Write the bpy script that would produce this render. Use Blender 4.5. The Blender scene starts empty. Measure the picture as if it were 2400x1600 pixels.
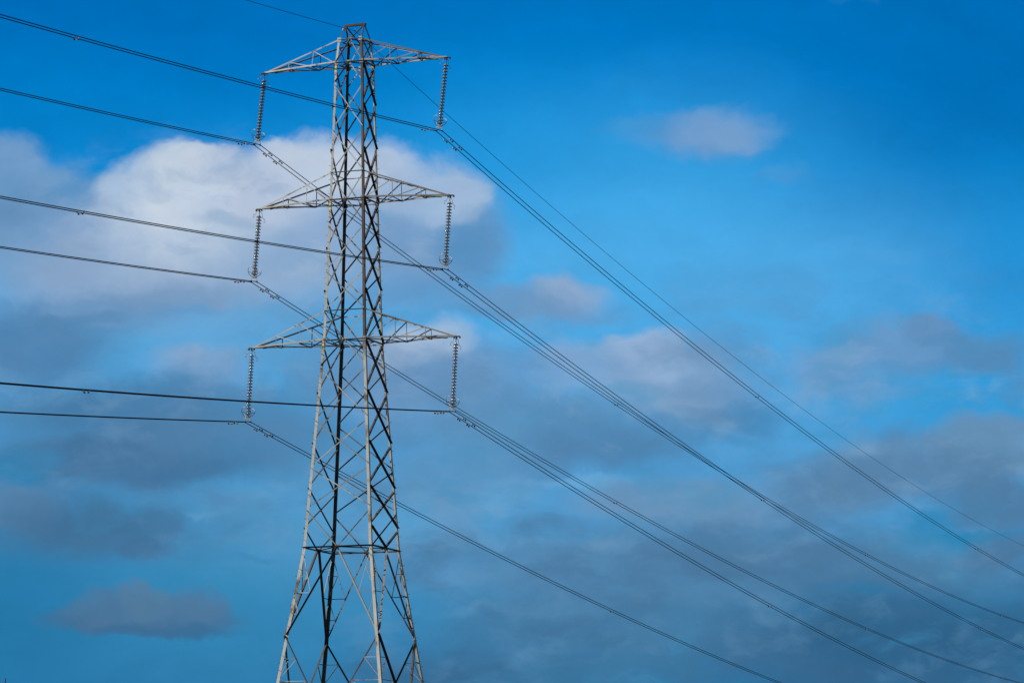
import bpy, math, random
from mathutils import Vector, Matrix
random.seed(7)
R = math.radians
# survey of the line (metres, tower axis at x=y=0, crossarms along x, heights measured from the top crossarm)
yaw, pitch, roll = -0.35933, 0.15142, -0.00055
CAM_POS = (75.08871, -175.52297, -44.33483)
F_PX = 8380.6                                # focal length for a 2400 px wide picture
# level: height, half width of the tower there
LEVELS = {'K': (-31.14187, 2.64157), 'W': (-26.43057, 1.97181), 'B0': (-15.26294, 1.2342), 'B1': (-13.64558, 1.17356),
          'M0': (-7.5475, 1.00776), 'M1': (-6.0478, .96219), 'T0': (.05974, .81275), 'T1': (1.34399, .70425)}
ARMS = {'T': (5.38718, 0.0), 'M': (5.6113, -7.6), 'B': (5.97759, -15.27967)}      # reach, height of the tip
STRING_L, HALF_GAP = 4.04505, 0.16791
RIDGE_Z, RIDGE_W, EARTH_Z = 2.2573, 0.58316, 1.92482
FAR_AZ, FAR_SLOPE, FAR_CURVE = -0.04941, -0.08539, 1.9986e-04
NEAR_AZ, NEAR_SLOPE, NEAR_CURVE = 3.14131, -0.10953, 2.0353e-04
EARTH_FAR, EARTH_NEAR = (-0.09448, 2.4552e-04), (-0.11741, 3.5503e-04)
# each phase: swing of its string, small differences of slope and sag of its two spans
HANG = {'TL': (-.08922, -.03434, -.00285, .00055, 7.922e-06, -2.861e-06),
        'TR': (-.10256, -.00546, -.00216, -.00092, 1.456e-05, 8.365e-07),
        'ML': (-.06539, -.02651, .00408, .00311, -1.418e-05, 2.032e-06),
        'MR': (-.07301, .00060, .00051, -.00130, -3.820e-06, 4.356e-07),
        'BL': (-.05657, -.00479, -.00014, -.00030, -2.814e-06, -1.018e-07),
        'BR': (-.05305, -.00751, .00055, -.00115, -1.662e-06, -3.409e-07)}
Z0 = 46.0                                   # height of the top crossarm above the field
SC = bpy.context.scene

# ------------------------------------------------------------------ camera
cam = bpy.data.cameras.new('camera'); camo = bpy.data.objects.new('camera', cam); SC.collection.objects.link(camo)
cam.sensor_width = 36; cam.lens = F_PX / 2400 * 36; cam.clip_start = 0.5; cam.clip_end = 20000
fw = Vector((math.sin(yaw)*math.cos(pitch), math.cos(yaw)*math.cos(pitch), math.sin(pitch)))
rt = Vector((math.cos(yaw), -math.sin(yaw), 0)); up = rt.cross(fw)
c_, s_ = math.cos(roll), math.sin(roll)
rt, up = c_*rt + s_*up, -s_*rt + c_*up
camo.matrix_world = Matrix(((rt.x, up.x, -fw.x, CAM_POS[0]), (rt.y, up.y, -fw.y, CAM_POS[1]), (rt.z, up.z, -fw.z, CAM_POS[2]+Z0), (0, 0, 0, 1)))
SC.camera = camo

# ------------------------------------------------------------------ exposure
SC.view_settings.view_transform = 'Standard'; SC.view_settings.look = 'None'
SC.view_settings.exposure = 0; SC.view_settings.gamma = 1

# ------------------------------------------------------------------ sun
SUN_AZ, SUN_EL = R(238), R(35)
sd = Vector((math.sin(SUN_AZ)*math.cos(SUN_EL), math.cos(SUN_AZ)*math.cos(SUN_EL), math.sin(SUN_EL)))
sl = bpy.data.lights.new('sun', 'SUN'); sl.energy = 5; sl.angle = R(0.5); sl.color = (1, .95, .86)
so = bpy.data.objects.new('sun', sl); so.rotation_euler = sd.to_track_quat('Z', 'Y').to_euler(); SC.collection.objects.link(so)

# ------------------------------------------------------------------ sky
def lin(c):
    o = []
    for v in c:
        v /= 255
        o.append(v/12.92 if v <= .04045 else ((v+.055)/1.055)**2.4)
    return o
W = bpy.data.worlds.new('World'); SC.world = W; W.use_nodes = True
nt = W.node_tree; N = nt.nodes; Lk = nt.links; N.clear()
def math_n(op, a, b=None, c=None):
    n = N.new('ShaderNodeMath'); n.operation = op
    for i, v in enumerate((a, b, c)):
        if v is None: continue
        if isinstance(v, (int, float)): n.inputs[i].default_value = v
        else: Lk.new(v, n.inputs[i])
    return n.outputs[0]
def vec_n(op, a, b=None, c=None):
    n = N.new('ShaderNodeVectorMath'); n.operation = op
    for i, v in enumerate((a, b, c)):
        if v is None: continue
        if isinstance(v, (tuple, list)): n.inputs[i].default_value = v
        else: Lk.new(v, n.inputs[i])
    return n.outputs['Value'] if op == 'LENGTH' else n.outputs[0]
def mix_n(f, a, b):
    n = N.new('ShaderNodeMix'); n.data_type = 'RGBA'
    for k, v in ((0, f), (6, a), (7, b)):
        if isinstance(v, (int, float)): n.inputs[k].default_value = v
        elif isinstance(v, (list, tuple)): n.inputs[k].default_value = (*v, 1)
        else: Lk.new(v, n.inputs[k])
    return n.outputs[2]
tc = N.new('ShaderNodeTexCoord'); sep = N.new('ShaderNodeSeparateXYZ'); Lk.new(tc.outputs['Generated'], sep.inputs[0])
az = math_n('ARCTAN2', sep.outputs[0], sep.outputs[1]); el = math_n('ARCSINE', sep.outputs[2])
K = 8.377 ; AZ_C, EL_C = -0.35933, 0.15142        # sky chart: 1 unit = 0.119 rad, centred on this compass bearing and height
u = math_n('MULTIPLY', math_n('SUBTRACT', az, AZ_C), K); v = math_n('MULTIPLY', math_n('SUBTRACT', el, EL_C), K)
cmb = N.new('ShaderNodeCombineXYZ'); Lk.new(u, cmb.inputs[0]); Lk.new(v, cmb.inputs[1]); PT = cmb.outputs[0]
def noise(vec, scale, detail, rough=.5, ofs=0):
    n = N.new('ShaderNodeTexNoise'); n.inputs['Scale'].default_value = scale; n.inputs['Detail'].default_value = detail; n.inputs['Roughness'].default_value = rough
    Lk.new(vec_n('MULTIPLY_ADD', vec, (1, 1, 1), (ofs, ofs*1.7, ofs*.3)), n.inputs['Vector']); return n
def warp(vec, scale, amp, detail=3, ofs=0, sy=1.6):
    st = vec_n('MULTIPLY', vec, (1, sy, 1))
    n = noise(st, scale, detail, .5, ofs)
    d = vec_n('MULTIPLY_ADD', n.outputs['Color'], (2*amp, 2*amp, 0), (-amp, -amp, 0))
    return vec_n('ADD', vec, d)
PW = warp(warp(warp(PT, 3.2, .055, 2, 3.1), 11, .03, 4, 7.7, 1.3), 34, .012, 4, 5.3, 1.1)
PS = warp(PT, 1.5, .1, 2, 9.3)
# clear sky: physical sky, looked up higher so that the blue is deep, tinted; then the brightness of the band in the west
sky = N.new('ShaderNodeTexSky'); sky.sky_type = 'NISHITA'; sky.sun_disc = False; sky.sun_elevation = SUN_EL; sky.sun_rotation = SUN_AZ
sky.air_density = 1; sky.dust_density = .3; sky.ozone_density = 4
far_sky = vec_n('MULTIPLY', sky.outputs[0], (.05, .05, .05))
ramp = N.new('ShaderNodeValToRGB'); Lk.new(math_n('MULTIPLY_ADD', v, .5, .5), ramp.inputs[0])
SKYRAMP = [(0, (45, 120, 170)), (200, (58, 136, 186)), (400, (78, 152, 205)), (700, (82, 162, 218)), (1000, (78, 170, 230)),
           (1200, (28, 148, 218)), (1400, (0, 128, 205)), (1600, (0, 114, 190))]
e = ramp.color_ramp.elements
for i, (h, c) in enumerate(SKYRAMP):
    pos = ((h-800)/1000)*.5+.5
    q = e[0] if i == 0 else (e[1] if i == 1 else e.new(pos)); q.position = pos; q.color = (*lin(c), 1)
col = ramp.outputs[0]
def blob(col, x, y, rx, ry, c, op, inner=.25, pts=None, outer=1.25):
    U, V = (x-1200)/1000, (800-y)/1000
    d = vec_n('LENGTH', vec_n('MULTIPLY_ADD', pts or PW, (1000/rx, 1000/ry, 0), (-U*1000/rx, -V*1000/ry, 0)))
    m = N.new('ShaderNodeMapRange'); m.interpolation_type = 'SMOOTHSTEP'; Lk.new(d, m.inputs[0])
    m.inputs[1].default_value = inner; m.inputs[2].default_value = outer; m.inputs[3].default_value = op; m.inputs[4].default_value = 0
    return mix_n(m.outputs[0], col, lin(c))
SKYB = [ # smooth changes of the clear blue
 (0, 0, 900, 420, (0, 107, 184), .9), (2450, 150, 650, 520, (0, 106, 180), .9), (2450, 650, 300, 260, (0, 140, 212), .7),
 (0, 320, 500, 200, (0, 128, 202), .6), (1500, 560, 520, 320, (72, 170, 230), .7), (1150, 330, 350, 200, (20, 146, 218), .4),
 (2300, 950, 350, 160, (25, 150, 214), .6), (0, 1400, 350, 300, (30, 116, 164), .8), (560, 1400, 350, 260, (48, 134, 180), .6), (900, 1250, 420, 150, (92, 156, 200), .6),
 (500, 760, 420, 110, (94, 166, 214), .6)]
CL = [ # clouds, back to front: x, y, half width, half height, colour, cover, where the edge begins to fade
 (15,430,105,95,(112,156,198),.9,.6),(150,480,180,75,(92,146,192),.85,.5),(270,440,60,45,(104,154,200),.6,.2),(60,560,240,110,(104,150,192),.9,.2),(10,520,70,60,(88,136,178),.5,.1),
 (300,650,500,150,(126,160,196),.85,.3),(560,570,430,170,(150,178,210),.9,.4),(180,650,220,90,(142,170,202),.6,.1),
 (1000,560,190,170,(108,154,198),.95,.55),(1090,590,100,110,(74,140,190),.7,.2),(1045,450,95,75,(160,188,218),.9,.55),(880,420,120,85,(172,194,220),.9,.5),(960,470,150,80,(150,182,214),.7,.2),
 (450,490,240,140,(186,206,224),.92,.4),(400,400,110,70,(192,210,225),.9,.45),(300,450,80,75,(166,192,218),.8,.5),(470,375,80,40,(190,206,224),.8,.5),(720,400,120,85,(188,205,223),.95,.45),(640,380,70,50,(188,204,222),.8,.5),(800,410,80,60,(186,204,222),.8,.4),(600,460,220,100,(180,198,221),.9,.2),
 (400,520,120,60,(200,213,228),.6,.1),(540,515,110,26,(146,176,206),.7,.2),(450,560,80,18,(156,182,210),.5,.1),(740,600,280,110,(128,166,202),.7,.1),(250,735,350,60,(92,140,184),.6,.1),(380,690,260,40,(112,152,190),.5,.1),
 (520,772,250,46,(98,166,214),.6,.1),(430,740,90,16,(88,154,206),.4,.1),(80,820,260,120,(76,126,170),.85,.3),(480,870,140,70,(122,158,196),.8,.3),(430,840,70,30,(134,166,202),.5,.1),(180,725,110,18,(112,158,198),.6,.2),(240,770,60,14,(110,158,200),.4,.1),
 (280,970,440,90,(66,118,160),.85,.3),(640,1030,320,120,(76,130,172),.8,.2),(250,1090,380,85,(62,110,150),.9,.4),(420,1010,200,40,(72,124,166),.5,.1),
 (50,1105,110,50,(40,130,180),.8,.4),(150,1150,50,14,(62,146,192),.5,.1),(40,1200,130,55,(86,130,168),.85,.5),(210,1240,260,80,(64,112,150),.85,.3),(340,1295,90,40,(62,110,150),.75,.3),(380,1230,70,40,(66,116,156),.6,.2),
 (560,1190,120,40,(94,154,196),.5,.1),(640,1270,160,34,(84,146,190),.5,.1),(470,1210,50,10,(98,160,204),.5,.1),(610,1330,60,12,(58,130,176),.5,.1),
 (330,1450,240,40,(62,112,152),.92,.4),(240,1428,90,40,(70,120,158),.85,.4),(330,1420,75,42,(78,126,162),.88,.4),(455,1428,75,42,(74,122,160),.85,.4),(400,1478,180,22,(54,106,146),.6,.2),
 (960,710,190,50,(94,154,204),.65,.2),(900,760,120,22,(80,146,196),.4,.1),(1330,690,110,55,(140,170,204),.92,.4),(1210,715,190,46,(104,150,192),.85,.3),(1370,735,140,36,(106,152,196),.6,.1),(1120,740,120,16,(92,142,188),.5,.1),
 (1020,900,300,115,(112,154,196),.85,.3),(950,830,120,50,(170,193,219),.85,.3),(1040,805,80,55,(164,190,218),.7,.2),(1010,860,100,30,(130,166,202),.6,.1),
 (1230,1000,380,110,(90,144,186),.88,.3),(1320,960,200,50,(80,136,180),.5,.1),(1580,890,180,100,(130,166,202),.92,.4),(1510,820,95,50,(146,178,212),.9,.5),(1550,870,90,50,(144,178,214),.7,.2),(1660,960,180,80,(106,150,190),.8,.3),(1590,960,120,26,(128,164,196),.5,.1),
 (1380,860,150,66,(122,162,204),.75,.4),(1430,1050,260,80,(76,132,176),.85,.3),(1770,985,85,45,(66,134,184),.75,.3),(1700,1040,120,24,(68,136,184),.55,.1),(1690,1000,60,10,(98,166,210),.5,.1),
 (1080,1120,240,80,(90,144,186),.75,.3),(1360,1135,180,22,(106,170,214),.65,.2),(1190,1165,100,46,(98,164,210),.55,.1),(1640,1200,280,80,(102,146,182),.85,.4),(1480,1180,180,56,(104,148,186),.75,.3),(1850,1120,110,44,(98,152,196),.55,.1),(1600,1170,90,30,(112,152,186),.5,.1),
 (1655,318,215,58,(92,152,206),.9,.2),(1705,322,150,64,(110,158,206),.9,.35),(1730,340,90,30,(120,164,205),.5,.1),(1500,303,110,34,(66,148,208),.7,.1),
 (1480,210,120,26,(30,138,206),.55,.1),(1840,418,90,24,(70,148,208),.7,.2),(1790,440,50,14,(64,150,212),.5,.1),(1760,720,90,30,(86,166,218),.4,.1),(2020,5,90,22,(50,132,182),.6,.1),
 (2130,820,200,70,(100,152,198),.95,.5),(2180,772,75,42,(96,146,192),.92,.55),(1970,860,130,52,(112,160,206),.9,.4),(1990,830,60,30,(122,166,206),.7,.4),(2310,845,130,62,(84,140,186),.88,.4),(2240,800,80,30,(80,138,184),.6,.3),(2000,915,170,36,(98,154,202),.75,.2),(2120,870,120,20,(84,144,192),.5,.1),
 (2340,1065,155,80,(100,146,184),.95,.6),(2250,1100,140,80,(96,142,178),.9,.5),(2060,1095,145,80,(100,148,186),.94,.55),(2040,1060,60,30,(110,156,194),.7,.3),(1950,1160,190,72,(92,142,182),.88,.3),(1960,1130,40,50,(112,158,194),.5,.1),
 (2340,1185,170,55,(72,124,162),.85,.2),(2180,1215,90,30,(34,134,186),.65,.2),(2270,1250,170,24,(28,134,184),.85,.4),(2330,1160,100,20,(78,128,166),.5,.1),
 (1950,1330,560,105,(74,124,162),.88,.4),(1830,1290,200,40,(92,144,180),.5,.1),(1380,1340,420,110,(84,136,176),.8,.3),(1500,1470,560,115,(70,124,163),.85,.3),(2150,1510,560,165,(48,96,134),.92,.3),
 (1300,1570,600,70,(60,116,156),.82,.3),(1850,1240,150,26,(72,142,188),.5,.1),(2340,1290,120,42,(74,116,152),.7,.3),(2050,1385,80,20,(38,120,166),.6,.2),(1950,1380,60,20,(46,126,172),.6,.2),
 (1150,1270,220,24,(98,158,200),.55,.1),(1080,1345,120,36,(96,152,194),.45,.1),(1110,1430,100,20,(86,146,188),.45,.1),(1600,1400,260,40,(82,134,172),.5,.1),(1320,1430,200,30,(84,138,178),.45,.1),(1750,1530,240,40,(62,112,150),.5,.1),(1450,1290,180,24,(96,150,190),.45,.1),(2050,1450,200,26,(60,112,150),.5,.1),
 (330,1450,235,42,(66,112,150),.75,.5),(240,1425,90,42,(74,118,156),.6,.5),(330,1415,75,44,(82,126,160),.65,.5),(455,1420,80,46,(78,122,160),.65,.5),(390,1476,190,20,(54,106,146),.5,.2)]
for b in SKYB: col = blob(col, *b, inner=0, pts=PS, outer=1.6)
for b in CL: col = blob(col, *b[:4], (b[4][0]+2, b[4][1]-1, b[4][2]-1) if b[4][0]*2.6 > b[4][2] else b[4], b[5], inner=b[6], outer=1.2)
# broken layer of cloud low in the sky: darker banks, paler tops, bluer gaps
def smooth(x, a, b, lo=0., hi=1.):
    m = N.new('ShaderNodeMapRange'); m.interpolation_type = 'SMOOTHSTEP'; Lk.new(x, m.inputs[0])
    m.inputs[1].default_value = a; m.inputs[2].default_value = b; m.inputs[3].default_value = lo; m.inputs[4].default_value = hi; return m.outputs[0]
low = math_n('MULTIPLY', smooth(v, .30, -.15), smooth(u, -1.3, -.1, .6, 1))
clear = math_n('MULTIPLY', smooth(u, -.25, -.6), smooth(v, -.45, -.55))       # open sky round the lone low cloud
low = math_n('MULTIPLY', low, math_n('SUBTRACT', 1.0, clear))
PB = warp(PT, 6, .05, 3, 13, 1.4)
na = noise(vec_n('MULTIPLY', PB, (1, 2.1, 1)), 2.6, 7, .55, 31).outputs[0]
nb = noise(vec_n('MULTIPLY', PB, (1, 1.7, 1)), 5.5, 7, .58, 47).outputs[0]
bd = smooth(vec_n('LENGTH', vec_n('MULTIPLY_ADD', PW, (1/.6, 1/.22, 0), (.62/.6, -.29/.22, 0))), .3, 1.1, 1, 0)     # grey mottling in the big cloud
col = mix_n(math_n('MULTIPLY', bd, smooth(nb, .47, .62, 0, .5)), col, lin((142, 167, 202)))
col = mix_n(math_n('MULTIPLY', bd, smooth(na, .50, .62, 0, .35)), col, lin((206, 218, 230)))
rc = N.new('ShaderNodeValToRGB'); Lk.new(math_n('MULTIPLY_ADD', v, .5, .5), rc.inputs[0]); q = rc.color_ramp.elements
q[0].position = .1; q[0].color = (*lin((54, 98, 136)), 1); q[1].position = .5; q[1].color = (*lin((95, 138, 179)), 1)
rl = N.new('ShaderNodeValToRGB'); Lk.new(math_n('MULTIPLY_ADD', v, .5, .5), rl.inputs[0]); q = rl.color_ramp.elements
q[0].position = .1; q[0].color = (*lin((96, 144, 183)), 1); q[1].position = .5; q[1].color = (*lin((144, 176, 206)), 1)
col = mix_n(math_n('MULTIPLY', low, smooth(na, .44, .64, 0, .66)), col, rc.outputs[0])
col = mix_n(math_n('MULTIPLY', low, smooth(nb, .50, .72, 0, .32)), col, rl.outputs[0])
col = mix_n(math_n('MULTIPLY', low, smooth(na, .43, .33, 0, .35)), col, lin((66, 146, 192)))
# slight unevenness inside the cloud layer
n1 = noise(vec_n('MULTIPLY', PW, (1, 1.7, 1)), 6.5, 8, .62, 21)
g = math_n('MULTIPLY_ADD', n1.outputs['Factor'] if 'Factor' in n1.outputs else n1.outputs[0], .26, .87)
gc = N.new('ShaderNodeCombineXYZ')
for i in range(3): Lk.new(g, gc.inputs[i])
col = vec_n('MULTIPLY', col, gc.outputs[0])
# the chart covers the western sky; away from it the plain physical sky takes over
d = vec_n('LENGTH', vec_n('MULTIPLY', PT, (.42, .6, 0)))
m = N.new('ShaderNodeMapRange'); m.interpolation_type = 'SMOOTHSTEP'; Lk.new(d, m.inputs[0]); m.inputs[1].default_value = .8; m.inputs[2].default_value = 2.0; m.inputs[3].default_value = 0; m.inputs[4].default_value = 1
col = mix_n(m.outputs[0], col, far_sky)
bg = N.new('ShaderNodeBackground'); bg.inputs[1].default_value = 1; Lk.new(col, bg.inputs[0])
wo = N.new('ShaderNodeOutputWorld'); Lk.new(bg.outputs[0], wo.inputs[0])

# ------------------------------------------------------------------ materials
def mat(name, base, rough=.6, metal=0, rust=None, rustamt=.5, scale=3, spec=.4, vary=.8):
    m = bpy.data.materials.new(name); m.use_nodes = True; t = m.node_tree; b = t.nodes['Principled BSDF']
    b.inputs['Roughness'].default_value = rough; b.inputs['Metallic'].default_value = metal; b.inputs['Specular IOR Level'].default_value = spec
    cr = t.nodes.new('ShaderNodeValToRGB'); n = t.nodes.new('ShaderNodeTexNoise'); tcd = t.nodes.new('ShaderNodeTexCoord')
    n.inputs['Scale'].default_value = scale; n.inputs['Detail'].default_value = 6; n.inputs['Roughness'].default_value = .65
    t.links.new(tcd.outputs['Object'], n.inputs['Vector'])
    oi = t.nodes.new('ShaderNodeObjectInfo'); ma = t.nodes.new('ShaderNodeMath'); ma.operation = 'MULTIPLY_ADD'
    t.links.new(oi.outputs['Random'], ma.inputs[0]); ma.inputs[1].default_value = .16 if rust else .05; t.links.new(n.outputs[0], ma.inputs[2])
    t.links.new(ma.outputs[0], cr.inputs[0]); el = cr.color_ramp.elements
    el[0].position = .35; el[0].color = (*[x*.72 for x in base], 1); el[1].position = .6; el[1].color = (*base, 1)
    if rust:
        a = el.new(rustamt); a.color = (*[x*.8 for x in base], 1)
        z = el.new(min(rustamt+.09, .97)); z.color = (*rust, 1)
        el[0].position = .3
        for q in el:
            if abs(q.position-.6) < 1e-3: q.position = .48
    if rust:      # every bar has weathered a little differently
        mr = t.nodes.new('ShaderNodeMapRange'); t.links.new(oi.outputs['Random'], mr.inputs[0]); mr.inputs[3].default_value = vary; mr.inputs[4].default_value = 1.1
        mx = t.nodes.new('ShaderNodeVectorMath'); mx.operation = 'SCALE'; t.links.new(cr.outputs[0], mx.inputs[0]); t.links.new(mr.outputs[0], mx.inputs['Scale'])
        t.links.new(mx.outputs[0], b.inputs['Base Color'])
    else: t.links.new(cr.outputs[0], b.inputs['Base Color'])
    return m
M_GALV = mat('weathered_galvanised_steel', (.46, .46, .435), .6, 0, (.09, .055, .038), .66, 1.3, vary=.4)
M_LEG = mat('weathered_leg_steel', (.50, .495, .455), .6, 0, (.11, .075, .052), .66, .55, vary=.75)
M_RUST = mat('rust_brown_leg_steel', (.12, .085, .062), .7, 0, (.05, .03, .022), .6, .7)
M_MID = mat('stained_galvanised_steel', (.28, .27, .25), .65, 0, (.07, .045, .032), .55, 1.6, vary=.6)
M_DARK = mat('dark_and_shade_toned_steel', (.07, .065, .058), .7, 0, (.04, .028, .02), .55, 1.2)  # dark steel; on the side-face bars it carries their shade as colour
M_REAR = mat('shade_toned_leg_steel', (.16, .145, .12), .75, 0, (.05, .035, .028), .58, .6)  # rear leg: its shade is put into a darker base colour
M_PORC = mat('grey_glazed_porcelain', (.19, .19, .195), .15, 0, None, spec=.7)
M_FIT = mat('galvanised_fitting', (.42, .41, .39), .4, .3, None)
M_WIRE = mat('weathered_aluminium_cable', (.018, .018, .022), .8, 0, None)
M_WIRE2 = mat('weathered_earth_cable', (.02, .025, .03), .8, 0, None)
M_BLK = mat('dark_cast_weight', (.05, .05, .05), .45, 0, None)
M_ORG = mat('orange_enamel', (.75, .28, .10), .4); M_YEL = mat('yellow_enamel', (.8, .62, .16), .4); M_GRN = mat('dark_green_enamel', (.05, .2, .08), .4)
M_GRASS = mat('field_grass', (.026, .03, .018), .9, 0, None, scale=.3); M_BARK = mat('bark', (.05, .045, .04), .9)

# ------------------------------------------------------------------ mesh helpers
class MB:
    def __init__(s): s.v = []; s.f = []
    def add(s, vs, fs):
        o = len(s.v); s.v += [tuple(x) for x in vs]; s.f += [tuple(i+o for i in f) for f in fs]; return s
    def prism(s, rings, caps=True):
        n = len(rings[0]); vs = [p for r in rings for p in r]; fs = []
        for k in range(len(rings)-1):
            for i in range(n): fs.append((k*n+i, k*n+(i+1) % n, (k+1)*n+(i+1) % n, (k+1)*n+i))
        if caps: fs.append(tuple(range(n))[::-1]); fs.append(tuple((len(rings)-1)*n+i for i in range(n)))
        return s.add(vs, fs)
    def angle(s, p0, p1, a, b, w, t=.012):
        p0, p1, a, b = Vector(p0), Vector(p1), Vector(a), Vector(b); ax = (p1-p0).normalized()
        a = (a-ax*a.dot(ax)).normalized(); b = (b-ax*b.dot(ax)-a*b.dot(a)).normalized()
        prof = [Vector(), a*w, a*w+b*t, a*t+b*t, a*t+b*w, b*w]
        return s.prism([[p0+q for q in prof], [p1+q for q in prof]])
    def box(s, c, ax, ay, az):
        c, ax, ay, az = map(Vector, (c, ax, ay, az))
        r = [[c+k*az+i*ax+j*ay for i, j in ((-1, -1), (1, -1), (1, 1), (-1, 1))] for k in (-1, 1)]
        return s.prism(r)
    def tube(s, pts, r, n=8, closed=False, radii=None):
        pts = [Vector(p) for p in pts]; rings = []; m = len(pts); ref = Vector((.13, .27, .95))
        for i, p in enumerate(pts):
            d = (pts[(i+1) % m]-pts[i-1]) if closed else (pts[min(i+1, m-1)]-pts[max(i-1, 0)])
            d.normalize(); a = d.cross(ref); 
            if a.length < .05: a = d.cross(Vector((1, 0, 0)))
            a.normalize(); b = d.cross(a); rr = radii[i] if radii else r
            rings.append([p+(a*math.cos(k*2*math.pi/n)+b*math.sin(k*2*math.pi/n))*rr for k in range(n)])
        if closed: rings.append(rings[0]); return s.prism(rings, False)
        return s.prism(rings)
    def build(s, name, m, parent=None, loc=None, smooth=False):
        me = bpy.data.meshes.new(name); me.from_pydata(s.v, [], s.f); me.validate(); me.update()
        if smooth:
            me.polygons.foreach_set('use_smooth', [True]*len(me.polygons))
        o = bpy.data.objects.new(name, me); me.materials.append(m); SC.collection.objects.link(o)
        if parent: o.parent = parent
        if loc: o.location = loc
        return o
def empty(name, loc, label, cat, group=None):
    o = bpy.data.objects.new(name, None); o.empty_display_size = .3; SC.collection.objects.link(o); o.location = loc
    o['label'] = label; o['category'] = cat
    if group: o['group'] = group
    return o

# ------------------------------------------------------------------ ground
G = MB()
n_ = 40; S = 9000
gx = [(-1+2*i/n_) for i in range(n_+1)]; gx = [math.copysign(abs(q)**2.5, q)*S for q in gx]
vs = [(x, y, 0) for y in gx for x in gx]
G.add(vs, [(j*(n_+1)+i, j*(n_+1)+i+1, (j+1)*(n_+1)+i+1, (j+1)*(n_+1)+i) for j in range(n_) for i in range(n_)])
go = G.build('ground', M_GRASS); go['kind'] = 'structure'

# ------------------------------------------------------------------ pylon
Zk = {k: q[0]+Z0 for k, q in LEVELS.items()}
Wk = {k: q[1] for k, q in LEVELS.items()}
zN = 46-35.75; zF = 0.0
sl_ = (Wk['K']-Wk['W'])/(Zk['W']-Zk['K'])
KN = [(Zk[k], Wk[k]) for k in ('T1', 'T0', 'M0', 'B0', 'W')]
def wid(z):
    if z < Zk['W']: return Wk['W']+(Zk['W']-z)*sl_
    for (z1, w1), (z0, w0) in zip(KN, KN[1:]):
        if z >= z0-1e-6: return w0+(z-z0)*(w1-w0)/(z1-z0)
    return KN[-1][1]
pylon = empty('electricity_pylon', (0, 0, 0), 'tall grey steel lattice electricity pylon with three pairs of crossarms', 'pylon')
def q3(sx, sy, z, ins=0.0): w = wid(z)-ins; return Vector((sx*w, sy*w, z))
def legsize(z): return .125 if z > Zk['M0'] else (.14 if z > Zk['B0'] else (.155 if z > Zk['W'] else .17))
legs = {}
for sx in (-1, 1):
    for sy in (-1, 1):
        zs = [Zk['T1']+.02, Zk['T0'], Zk['M0'], Zk['B0'], Zk['W'], Zk['K'], zN, zF]
        mb = MB()
        for z1, z0 in zip(zs, zs[1:]):
            L = legsize((z1+z0)/2); t = .016; rings = []
            for z in (z0, z1):
                c = q3(sx, sy, z)
                rings.append([c+Vector((-sx*a, -sy*b, 0)) for a, b in ((0, 0), (L, 0), (L, t), (t, t), (t, L), (0, L))])
            if sx*sy < 0: rings = [r[::-1] for r in rings]
            mb.prism(rings)
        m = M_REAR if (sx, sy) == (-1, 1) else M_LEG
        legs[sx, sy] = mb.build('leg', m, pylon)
# the near right leg is rusted brown between the arms
legs[1, -1].data.materials.append(M_RUST)
me = legs[1, -1].data
for pl in me.polygons:
    z = pl.center.z
    if Zk['B0'] < z < Zk['T1'] : pl.material_index = 1
# bracing ---------------------------------------------------------------
def fpt(face, t, z):      # point on a face: t=-1..1 across
    w = wid(z)
    return {'n': Vector((t*w, -w, z)), 'f': Vector((t*w, w, z)), 'l': Vector((-w, t*w, z)), 'r': Vector((w, t*w, z))}[face]
FN = {'n': Vector((0, -1, 0)), 'f': Vector((0, 1, 0)), 'l': Vector((-1, 0, 0)), 'r': Vector((1, 0, 0))}
def brace(name, face, t0, z0, t1, z1, w=.06, side=0, m=None, parent=None, ins=.03):
    a, b = fpt(face, t0, z0), fpt(face, t1, z1); n = FN[face]; ax = (b-a).normalized()
    a += ax*ins; b -= ax*ins
    o = n*(.004 if side == 0 else -.022)
    dn = n.cross(ax); 
    if dn.z > 0: dn = -dn
    return MB().angle(a+o, b+o, dn, (n if side == 0 else -n), w, .008).build(name, m or (random.choice((M_GALV, M_GALV, M_GALV, M_MID)) if face == 'n' else random.choice((M_GALV, M_MID, M_MID)) if face == 'f' else random.choice((M_DARK, M_DARK, M_MID))), parent or pylon)  # side faces mostly draw the dark steel, shade painted into the bars
T0, T1, Mz0, Mz1, B0, B1, Wz, Kz = (Zk[k] for k in ('T0', 'T1', 'M0', 'M1', 'B0', 'B1', 'W', 'K'))
H = lambda z: z+Z0
gp = .06
def vee(face, zm, zl, w=.06):      # from mid point at zm to both legs at zl
    for s in (-1, 1): brace('diagonal_brace', face, 0, zm, s, zl, w, 0 if s < 0 else 1)
def xx(face, za, zb, w=.06, g=gp):
    brace('cross_brace', face, -1, za-g, 1, zb+g, w, 0); brace('cross_brace', face, 1, za-g, -1, zb+g, w, 1)
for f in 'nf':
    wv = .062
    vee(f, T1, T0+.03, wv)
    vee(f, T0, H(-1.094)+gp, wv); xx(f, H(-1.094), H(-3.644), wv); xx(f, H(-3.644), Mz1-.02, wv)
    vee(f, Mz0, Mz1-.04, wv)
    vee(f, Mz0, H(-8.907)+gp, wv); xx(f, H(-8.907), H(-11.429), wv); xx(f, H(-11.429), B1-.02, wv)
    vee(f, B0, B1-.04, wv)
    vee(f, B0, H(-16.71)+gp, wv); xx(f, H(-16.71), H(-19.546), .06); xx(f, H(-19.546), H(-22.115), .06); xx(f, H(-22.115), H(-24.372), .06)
    vee(f, Wz, H(-24.372)-gp, .06)
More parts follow.
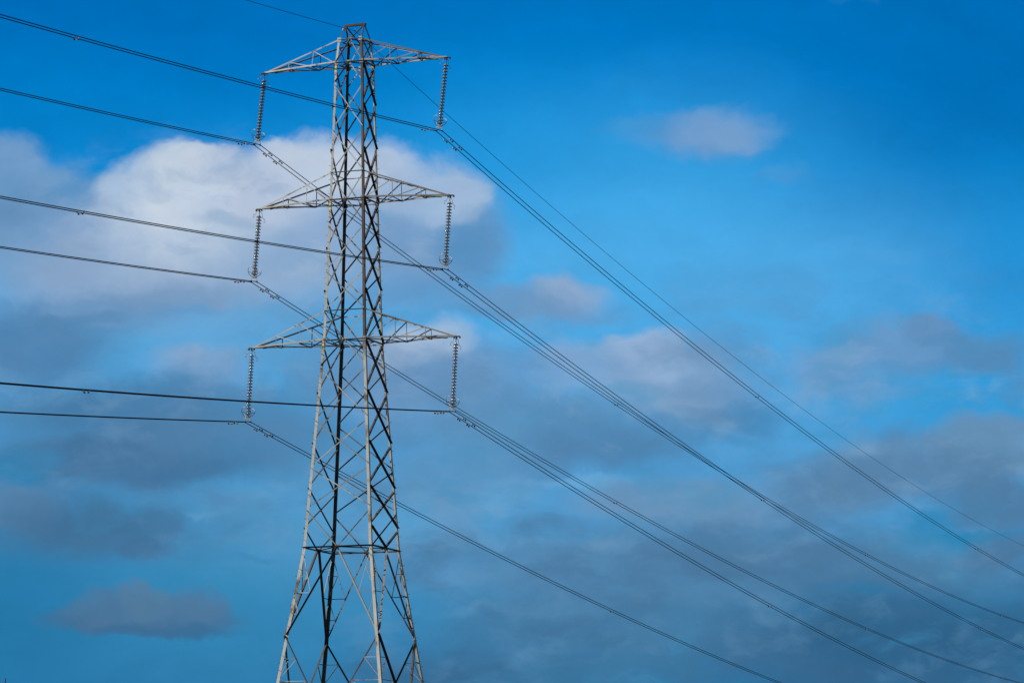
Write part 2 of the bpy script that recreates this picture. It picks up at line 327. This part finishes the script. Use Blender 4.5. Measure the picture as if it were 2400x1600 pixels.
for f in 'lr':
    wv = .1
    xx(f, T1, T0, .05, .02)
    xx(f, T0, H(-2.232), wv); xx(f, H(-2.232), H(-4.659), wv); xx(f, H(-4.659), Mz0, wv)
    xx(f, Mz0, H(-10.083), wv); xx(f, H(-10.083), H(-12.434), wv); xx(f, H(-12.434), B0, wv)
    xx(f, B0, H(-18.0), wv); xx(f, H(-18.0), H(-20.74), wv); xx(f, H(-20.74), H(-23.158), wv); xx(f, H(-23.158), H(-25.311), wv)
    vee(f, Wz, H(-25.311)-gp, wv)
# rings at arm levels
for z, ww in ((T1, .05), (T0, .07), (Mz1, .05), (Mz0, .07), (B1, .05), (B0, .07), (Wz, .08)):
    for f in 'nflr': brace('horizontal_brace', f, -1, z, 1, z, ww, 0, M_GALV if z != Wz else M_DARK, ins=0)
for z in (T0, Mz0, B0, Wz, T1):    # plan bracing: diamond between the mid points, and one diagonal of the square
    w = wid(z); mid = [Vector((0, -w, z-.03)), Vector((w, 0, z-.03)), Vector((0, w, z-.03)), Vector((-w, 0, z-.03))]
    for i in range(4):
        MB().angle(mid[i], mid[(i+1) % 4], (0, 0, -1), (mid[(i+1) % 4]-mid[i]).cross(Vector((0, 0, 1))), .05, .008).build('plan_brace', M_DARK, pylon)
# gusset plates
for z in (T1, T0, Mz0, B0, Wz):
    for f in 'nf' if z != Wz else 'nflr':
        c = fpt(f, 0, z); n = FN[f]; s = n.cross(Vector((0, 0, 1)))
        MB().box(c+n*.014-Vector((0, 0, .05)), s*.12, n*.005, Vector((0, 0, .12))).build('gusset_plate', M_GALV, pylon)
    if z != Wz:
        for sx in (-1, 1):
            for sy in (-1, 1):
                c = q3(sx, sy, z); MB().box(c+Vector((-sx*.08, sy*.024, -.02)), (.11, 0, 0), (0, .005, 0), (0, 0, .12)).build('gusset_plate', M_GALV, pylon)
# splayed lower panels ------------------------------------------------------
for f in 'nflr':
    wk = .11 if f in 'lr' else .08
    for s in (-1, 1):
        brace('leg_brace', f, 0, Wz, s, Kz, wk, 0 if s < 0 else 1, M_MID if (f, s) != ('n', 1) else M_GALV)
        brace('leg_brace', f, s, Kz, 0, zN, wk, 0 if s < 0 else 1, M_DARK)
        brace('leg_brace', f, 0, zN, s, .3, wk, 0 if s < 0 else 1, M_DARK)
        # secondary members of the upper triangle
        zz = [Wz+(Kz-Wz)*k for k in (.52, .76, .87)]
        def dg(z): return s*wid(Kz)*((Wz-z)/(Wz-Kz))/wid(z)      # across coordinate of the main diagonal at z
        for z in zz: brace('stay', f, s, z, dg(z), z, .04, 1, M_GALV if f == 'n' else M_MID, ins=.01)
        brace('stay', f, s, Wz-.05, dg(zz[0]), zz[0], .036, 1, M_GALV, ins=.01)
        brace('stay', f, s, zz[0], dg(zz[1]), zz[1], .036, 1, M_GALV, ins=.01)
        zh = Wz+(Kz-Wz)*.26; th = (s+dg(zz[0])*1.0)/2*1.02
        brace('stay', f, s, zh, th, zh, .034, 1, M_GALV, ins=.01); brace('stay', f, th, zh, s, zz[0]+.1, .034, 1, M_GALV, ins=.01)
        # lower triangle
        zl = [Kz+(zN-Kz)*k for k in (.27, .53, .78)]
        def dl(z): return s*wid(Kz)*(1-(Kz-z)/(Kz-zN))/wid(z)
        for z in zl: brace('stay', f, s, z, dl(z), z, .04, 1, M_GALV, ins=.01)
        brace('stay', f, dl(zl[0]), zl[0], s, zl[1], .036, 1, M_GALV, ins=.01)
        brace('stay', f, dl(zl[1]), zl[1], s, zl[2], .036, 1, M_GALV, ins=.01)
    brace('horizontal_brace', f, -1, zN, 1, zN, .08, 0, M_GALV, ins=0)
# crossarms -------------------------------------------------------------------
def crossarm(s, k):
    a = ARMS[k][0]; zt = ARMS[k][1]+Z0; zb, zu = Zk[k+'0'], Zk[k+'1']; tip = Vector((s*a, 0, zt))
    mb = MB().box(tip+Vector((s*.02, 0, 0)), (.17, 0, 0), (0, .07, 0), (0, 0, .022))
    mb.box(tip+Vector((s*.2, 0, -.05)), (.03, 0, 0), (0, .06, 0), (0, 0, .05)); mb.box(tip+Vector((-s*.12, 0, -.06)), (.025, 0, 0), (0, .05, 0), (0, 0, .05))
    mb.box(tip+Vector((s*.03, 0, -.07)), (.03, 0, 0), (0, .02, 0), (0, 0, .06))
    arm = mb.build('crossarm', M_DARK, pylon); wb, wu = wid(zb), wid(zu)
    def C(sy, f, top): # point on a chord: f = 0 at body, 1 at tip
        z = zu if top else zb; w = wu if top else wb
        p0 = Vector((s*w, sy*w, z)); p1 = tip+Vector((0, sy*.05, .02 if top else -.01)); return p0.lerp(p1, f)
    for sy in (-1, 1):
        ml = M_GALV
        MB().angle(C(sy, 0, 1), C(sy, 1, 1), (0, sy*-1, 0), (0, 0, -1), .07, .008).build('top_chord', M_GALV, arm)
        MB().angle(C(sy, 0, 0)+Vector((0, sy*.004, 0)), C(sy, 1, 0)+Vector((0, sy*.004, 0)), (0, -sy, 0), (0, 0, 1), .08, .009).build('bottom_chord', M_GALV, arm)
        for f in (1/3, 2/3):
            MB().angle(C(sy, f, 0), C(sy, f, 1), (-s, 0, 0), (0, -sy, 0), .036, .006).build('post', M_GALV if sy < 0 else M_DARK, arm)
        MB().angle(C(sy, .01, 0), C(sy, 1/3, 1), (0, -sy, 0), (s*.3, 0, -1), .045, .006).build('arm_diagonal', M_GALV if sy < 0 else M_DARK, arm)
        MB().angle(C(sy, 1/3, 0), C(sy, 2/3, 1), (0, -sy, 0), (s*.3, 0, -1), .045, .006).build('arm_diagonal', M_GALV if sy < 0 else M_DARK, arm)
    for f in (1/3, 2/3):
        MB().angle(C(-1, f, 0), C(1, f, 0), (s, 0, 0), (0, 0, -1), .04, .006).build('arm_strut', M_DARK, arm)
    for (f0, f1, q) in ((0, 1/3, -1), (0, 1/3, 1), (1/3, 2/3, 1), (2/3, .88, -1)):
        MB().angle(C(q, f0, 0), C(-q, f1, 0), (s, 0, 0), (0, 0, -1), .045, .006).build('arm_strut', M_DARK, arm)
    MB().angle(C(1, 1/3, 1), C(-1, 2/3, 1), (s, 0, 0), (0, 0, -1), .035, .006).build('arm_strut', M_DARK, arm) if False else None
    return tip
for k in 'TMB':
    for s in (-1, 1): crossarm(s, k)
# peak -------------------------------------------------------------------------
zR = RIDGE_Z+Z0; wR = RIDGE_W
pk = MB().box((0, 0, zR), (wR+.05, 0, 0), (0, .075, 0), (0, 0, .06)); pk.box((0, 0, zR+.065), (wR-.02, 0, 0), (0, .03, 0), (0, 0, .006))
peak = pk.build('earth_wire_peak', M_DARK, pylon)
for s in (-1, 1):
    for sy in (-1, 1):
        e0 = Vector((s*wR, sy*.06, zR-.02)); c = q3(s, sy, T1)
        MB().angle(c, e0, (-s, 0, 0), (0, -sy, 0), .065, .008).build('peak_leg', M_DARK, peak)
        MB().angle(Vector((0, sy*wid(T1), T1)), e0+Vector((0, -sy*.02, 0)), (-s, 0, 0), (0, -sy, 0), .05, .007).build('peak_brace', M_DARK, peak)
MB().box((-wR-.06, -.09, zR-.22), (.06, 0, 0), (0, .05, 0), (0, 0, .07)).build('earth_clamp', M_FIT, peak)
# step bolts on the left and right legs ---------------------------------------------
def bolts(sx, sy, n=49):
    z = zF+2.6; mbR = MB(); i = 0; items = []
    while z < T0-.2: items.append((z, i)); z += .385; i += 1
    vis = [q for q in items if q[0] > 8.0]
    for j, (z, i) in enumerate(items):
        c = q3(sx, sy, z)
        if i % 2 == 0: a = c+Vector((0, -sy*.06, 0)); d = Vector((sx, 0, 0))
        else: a = c+Vector((-sx*.06, 0, 0)); d = Vector((0, sy, 0))
        def put(m_):
            m_.tube([a, a+d*.13], .0085, 6); m_.tube([a+d*.118, a+d*.132], .014, 6)
        if (z, i) in vis[:n]: mb = MB(); put(mb); mb.build('step_bolt', M_DARK, legs[sx, sy])
        else: put(mbR)
    o = mbR.build('step_bolt', M_DARK, legs[sx, sy]); o['kind'] = 'stuff'
bolts(-1, -1); bolts(1, 1)
# phase colour plates under each arm on the left leg
for k in 'TMB':
    z = Zk[k+'0']-.26; c = q3(-1, -1, z)
    pl = MB().box(c+Vector((.05, -.024, -.12)), (.06, 0, 0), (0, .004, 0), (0, 0, .29)).build('colour_plate', M_YEL, legs[-1, -1])
    pl.data.materials.append(M_ORG); pl.data.materials.append(M_GRN)
    for dz, m in ((.11, M_ORG), (-.12, M_GRN), (-.35, M_ORG)):
        MB().box(c+Vector((.05, -.0305, dz)), (.057, 0, 0), (0, .002, 0), (0, 0, .055 if m == M_GRN else .06)).build('colour_band', m, pl) if False else None
        b = MB().box(c+Vector((.05, -.0305, dz)), (.057, 0, 0), (0, .002, 0), (0, 0, .055))
        me = pl.data; o_ = len(me.vertices)
        vv = [v.co[:] for v in me.vertices]+b.v; ff = [tuple(p.vertices) for p in me.polygons]+[tuple(i+o_ for i in f) for f in b.f]
        mi = [p.material_index for p in me.polygons]+[1 if m == M_ORG else 2]*len(b.f)
        me.clear_geometry(); me.from_pydata(vv, [], ff); me.polygons.foreach_set('material_index', mi); me.update()

# ------------------------------------------------------------------ insulator strings
KEYS = ['TL', 'TR', 'ML', 'MR', 'BL', 'BR']
ARM = {'T': 'top', 'M': 'middle', 'B': 'bottom'}; SIDE = {'L': 'left', 'R': 'right'}
def lathe(prof, n=20):
    mb = MB(); rings = [[(r*math.cos(2*math.pi*i/n), r*math.sin(2*math.pi*i/n), z) for i in range(n)] for r, z in prof]
    return mb.prism(rings)
def disc_mesh():
    prof = [(.012, .085), (.05, .083), (.06, .06), (.062, .03), (.085, .022), (.125, .005), (.15, -.024), (.153, -.034), (.135, -.036), (.118, -.022), (.1, -.03), (.092, -.018), (.07, -.026), (.055, -.01), (.02, -.02), (.014, -.09)]
    return lathe(prof[::-1])
def horn(sy):
    pts = [(0, sy*.02, -.14), (0, sy*.16, -.12), (0, sy*.34, -.2), (0, sy*.44, -.34), (0, sy*.56, -.42), (.0, sy*.7, -.42), (0, sy*.79, -.5), (.0, sy*.74, -.6), (0, sy*.62, -.56)]
    # smooth
    out = []
    P_ = [Vector(p) for p in pts]
    for i in range(len(P_)-1):
        p0, p1, p2, p3 = P_[max(i-1, 0)], P_[i], P_[i+1], P_[min(i+2, len(P_)-1)]
        for t in (0, .25, .5, .75): out.append(.5*((2*p1)+(-p0+p2)*t+(2*p0-5*p1+4*p2-p3)*t*t+(-p0+3*p1-3*p2+p3)*t**3))
    out.append(P_[-1]); return MB().tube(out, .011, 6)
def make_string():
    L = STRING_L; root = empty('insulator_string', (0, 0, 0), 'x', 'insulator', 'insulator strings hanging from the crossarm tips')
    MB().tube([(0, 0, -.06), (0, 0, -.36)], .018, 8).box((0, 0, -.1), (.03, 0, 0), (0, .02, 0), (0, 0, .05)).build('shackle', M_DARK, root)
    for sy in (-1, 1): horn(sy).build('arcing_horn', M_FIT, root, smooth=True)
    d0 = None
    for i in range(20):
        z = -.43-i*.1675
        if d0 is None: d0 = disc_mesh().build('insulator_disc', M_PORC, root, (0, 0, z), smooth=True); md = d0
        else:
            c = d0.copy(); c.location = (0, 0, z); SC.collection.objects.link(c); c.parent = root
    zb = -3.78
    for sy in (-1, 1):
        ring = []
        for i in range(28):
            a = 2*math.pi*i/28; rr = .28
            x = rr*math.cos(a); h = rr*(1+math.sin(a))
            ring.append((x, sy*(.03+h*.72), zb+h*.9))
        MB().tube(ring, .015, 7, closed=True).build('guard_ring', M_FIT, root, smooth=True)
        MB().tube([(-.28, sy*.23, zb+.26), (-.02, sy*.02, zb+.2), (.28, sy*.23, zb+.26)], .011, 6).build('ring_spoke', M_DARK, root)
    yk = MB(); yk.prism([[(-.2, y, zb-.08), (.2, y, zb-.08), (.05, y, zb+.1), (-.05, y, zb+.1)] for y in (-.008, .008)]); yk.build('yoke_plate', M_FIT, root)
    for sx in (-1, 1):
        x = sx*HALF_GAP; cl = MB().tube([(x, 0, zb-.06), (x, 0, -L+.05)], .014, 6).box((x, 0, -L+.06), (.03, 0, 0), (0, .035, 0), (0, 0, .03)).build('link', M_FIT, root)
        MB().tube([(x, -.17, -L-.015), (x, -.08, -L+.002), (x, 0, -L+.01), (x, .08, -L+.002), (x, .17, -L-.02)], .03, 8, radii=[.022, .034, .042, .034, .022]).build('suspension_clamp', M_BLK, root)
    return root
def copy_tree(o, parent=None):
    c = o.copy(); SC.collection.objects.link(c); c.parent = parent
    for ch in list(o.children): copy_tree(ch, c)
    return c
proto = None; CLAMP = {}
for k in KEYS:
    s = -1 if k[1] == 'L' else 1; tip = Vector((s*ARMS[k[0]][0], 0, ARMS[k[0]][1]+Z0)); sx, sy = HANG[k][:2]
    d = Vector((math.sin(sx), math.sin(sy), -math.sqrt(1-math.sin(sx)**2-math.sin(sy)**2))); CLAMP[k] = tip+d*STRING_L
    if proto is None: o = proto = make_string()
    else: o = copy_tree(proto)
    o.location = tip
    X = (Vector((1, 0, 0))-d*d.x).normalized(); Y = (-d).cross(X); o.rotation_euler = Matrix((X, Y, -d)).transposed().to_euler()
    o['label'] = 'grey disc insulator string hanging from the tip of the %s %s crossarm' % (ARM[k[0]], SIDE[k[1]])

# ------------------------------------------------------------------ conductors
def span(p0, az_, sl1, cc, ts): return [Vector((p0.x+math.sin(az_)*t, p0.y+math.cos(az_)*t, p0.z+sl1*t+cc*t*t)) for t in ts]
TS = [0, .5, 1, 2, 4, 7]+[10+4*i for i in range(104)]
def damper(c, t):   # c on cable, t along cable
    t = t.normalized(); dn = Vector((0, 0, -1)); mb = MB()
    mb.box(c+dn*.045, t*.022, t.cross(dn).normalized()*.018, dn*.065)
    return mb, t, dn
def add_damper(c, t, parent):
    mb, t, dn = damper(c, t); o = mb.build('vibration_damper', M_FIT, parent)
    b = c+dn*.1; MB().tube([b-t*.24, b, b+t*.24], .007, 6).build('messenger_wire', M_DARK, o)
    for s in (-1, 1):
        p = b+t*s*.2+dn*.006
        MB().tube([p-t*.085, p-t*.06, p, p+t*.06, p+t*.085], .04, 10, radii=[.018, .036, .043, .036, .018]).build('damper_weight', M_BLK if s > 0 else M_FIT, o, smooth=True)
FT = [71, 157.5, 231, 300]; NT = [42]
CT = {}
for k in KEYS:
    c = CLAMP[k]
    root = empty('twin_power_cable', c, 'pair of black power cables carried by the insulator at the %s %s crossarm' % (ARM[k[0]], SIDE[k[1]]), 'power cable', 'twin power cables strung through the pylon')
    hg = HANG[k]
    fa, fs, fc = FAR_AZ, FAR_SLOPE+hg[2], FAR_CURVE+hg[4]; na, ns, nc = NEAR_AZ, NEAR_SLOPE+hg[3], NEAR_CURVE+hg[5]
    sides = []
    for sx in (-1, 1):
        p0 = Vector((sx*HALF_GAP, 0, 0))
        far = span(p0, fa, fs, fc, TS); near = span(p0, na, ns, nc, TS)
        MB().tube(near[::-1]+far[1:], .022, 8).build('cable', M_WIRE, root, smooth=True)
        for t in (1.55, 3.1):
            q = span(p0, fa, fs, fc, [t, t+.1]); add_damper(q[0], q[1]-q[0], root)
        q = span(p0, na, ns, nc, [1.85, 1.95]); add_damper(q[0], q[1]-q[0], root)
    for az_, s1, cc, L in ((fa, fs, fc, FT), (na, ns, nc, NT)):
        for t in L:
            A = span(Vector((-HALF_GAP, 0, 0)), az_, s1, cc, [t])[0]; B = span(Vector((HALF_GAP, 0, 0)), az_, s1, cc, [t])[0]; al = (span(Vector(), az_, s1, cc, [t+1])[0]-span(Vector(), az_, s1, cc, [t])[0]).normalized()
            dn = Vector((0, 0, -1)); x = (B-A).normalized(); mb = MB()
            for q in (A, B): mb.tube([q-al*.09, q-al*.04, q+al*.04, q+al*.09], .03, 8, radii=[.022, .034, .034, .022])
            a1, b1 = A+x*.07+dn*.1, B-x*.07+dn*.1
            mb.tube([A, a1], .016, 6); mb.tube([B, b1], .016, 6); mb.tube([a1, b1], .02, 6)
            sp = mb.build('spacer', M_FIT, root)
            for q in (a1, b1): MB().tube([q-al*.05, q-al*.03, q+al*.03, q+al*.05], .035, 8, radii=[.02, .038, .038, .02]).build('spacer_weight', M_BLK, sp)
# earth wire
e0 = Vector((0, 0, EARTH_Z+Z0)); er = empty('earth_wire', e0, 'single thin earth wire slung under the peak of the pylon', 'earth wire')
MB().tube(span(Vector(), NEAR_AZ, *EARTH_NEAR, TS)[::-1]+span(Vector(), FAR_AZ, *EARTH_FAR, TS)[1:], .014, 8).build('cable', M_WIRE2, er, smooth=True)
MB().tube([(0, 0, 0), (.03, .02, .1), (-.02, 0, .2), (.02, 0, .3)], .014, 6).build('hanging_link', M_FIT, er)
MB().tube([(0, -.12, -.01), (0, 0, .01), (0, .12, -.01)], .03, 8, radii=[.018, .034, .018]).build('suspension_clamp', M_BLK, er)

# ------------------------------------------------------------------ bare sapling whose top just reaches into the corner
F0 = F_PX; x_, y_ = 13, 1588; D_ = 62.0
dr = (fw + rt*((x_-1200)/F0) + up*((800-y_)/F0)).normalized(); tp = camo.matrix_world.translation + dr*(D_/math.hypot(dr.x, dr.y))
tr = empty('bare_sapling', (tp.x, tp.y, 0), 'thin bare treetop twig poking up in the bottom left corner', 'tree')
h = tp.z
MB().tube([(0, 0, 0), (.03, 0, h*.3), (-.03, .02, h*.6), (-.035, 0, h*.9), (0, 0, h)], .05, 8, radii=[.06, .045, .03, .014, .008]).build('trunk', M_BARK, tr)
for i in range(22):
    z = h*random.uniform(.3, .85); a = random.uniform(0, 6.28); l = (h-z)*random.uniform(.35, .6)
    MB().tube([(-.03, .01, z), (-.03+math.cos(a)*l*.3, math.sin(a)*l*.3, z+l*.5), (-.03+math.cos(a)*l*.5, math.sin(a)*l*.5, z+l)], .01, 5, radii=[.016, .01, .004]).build('branch', M_BARK, tr)
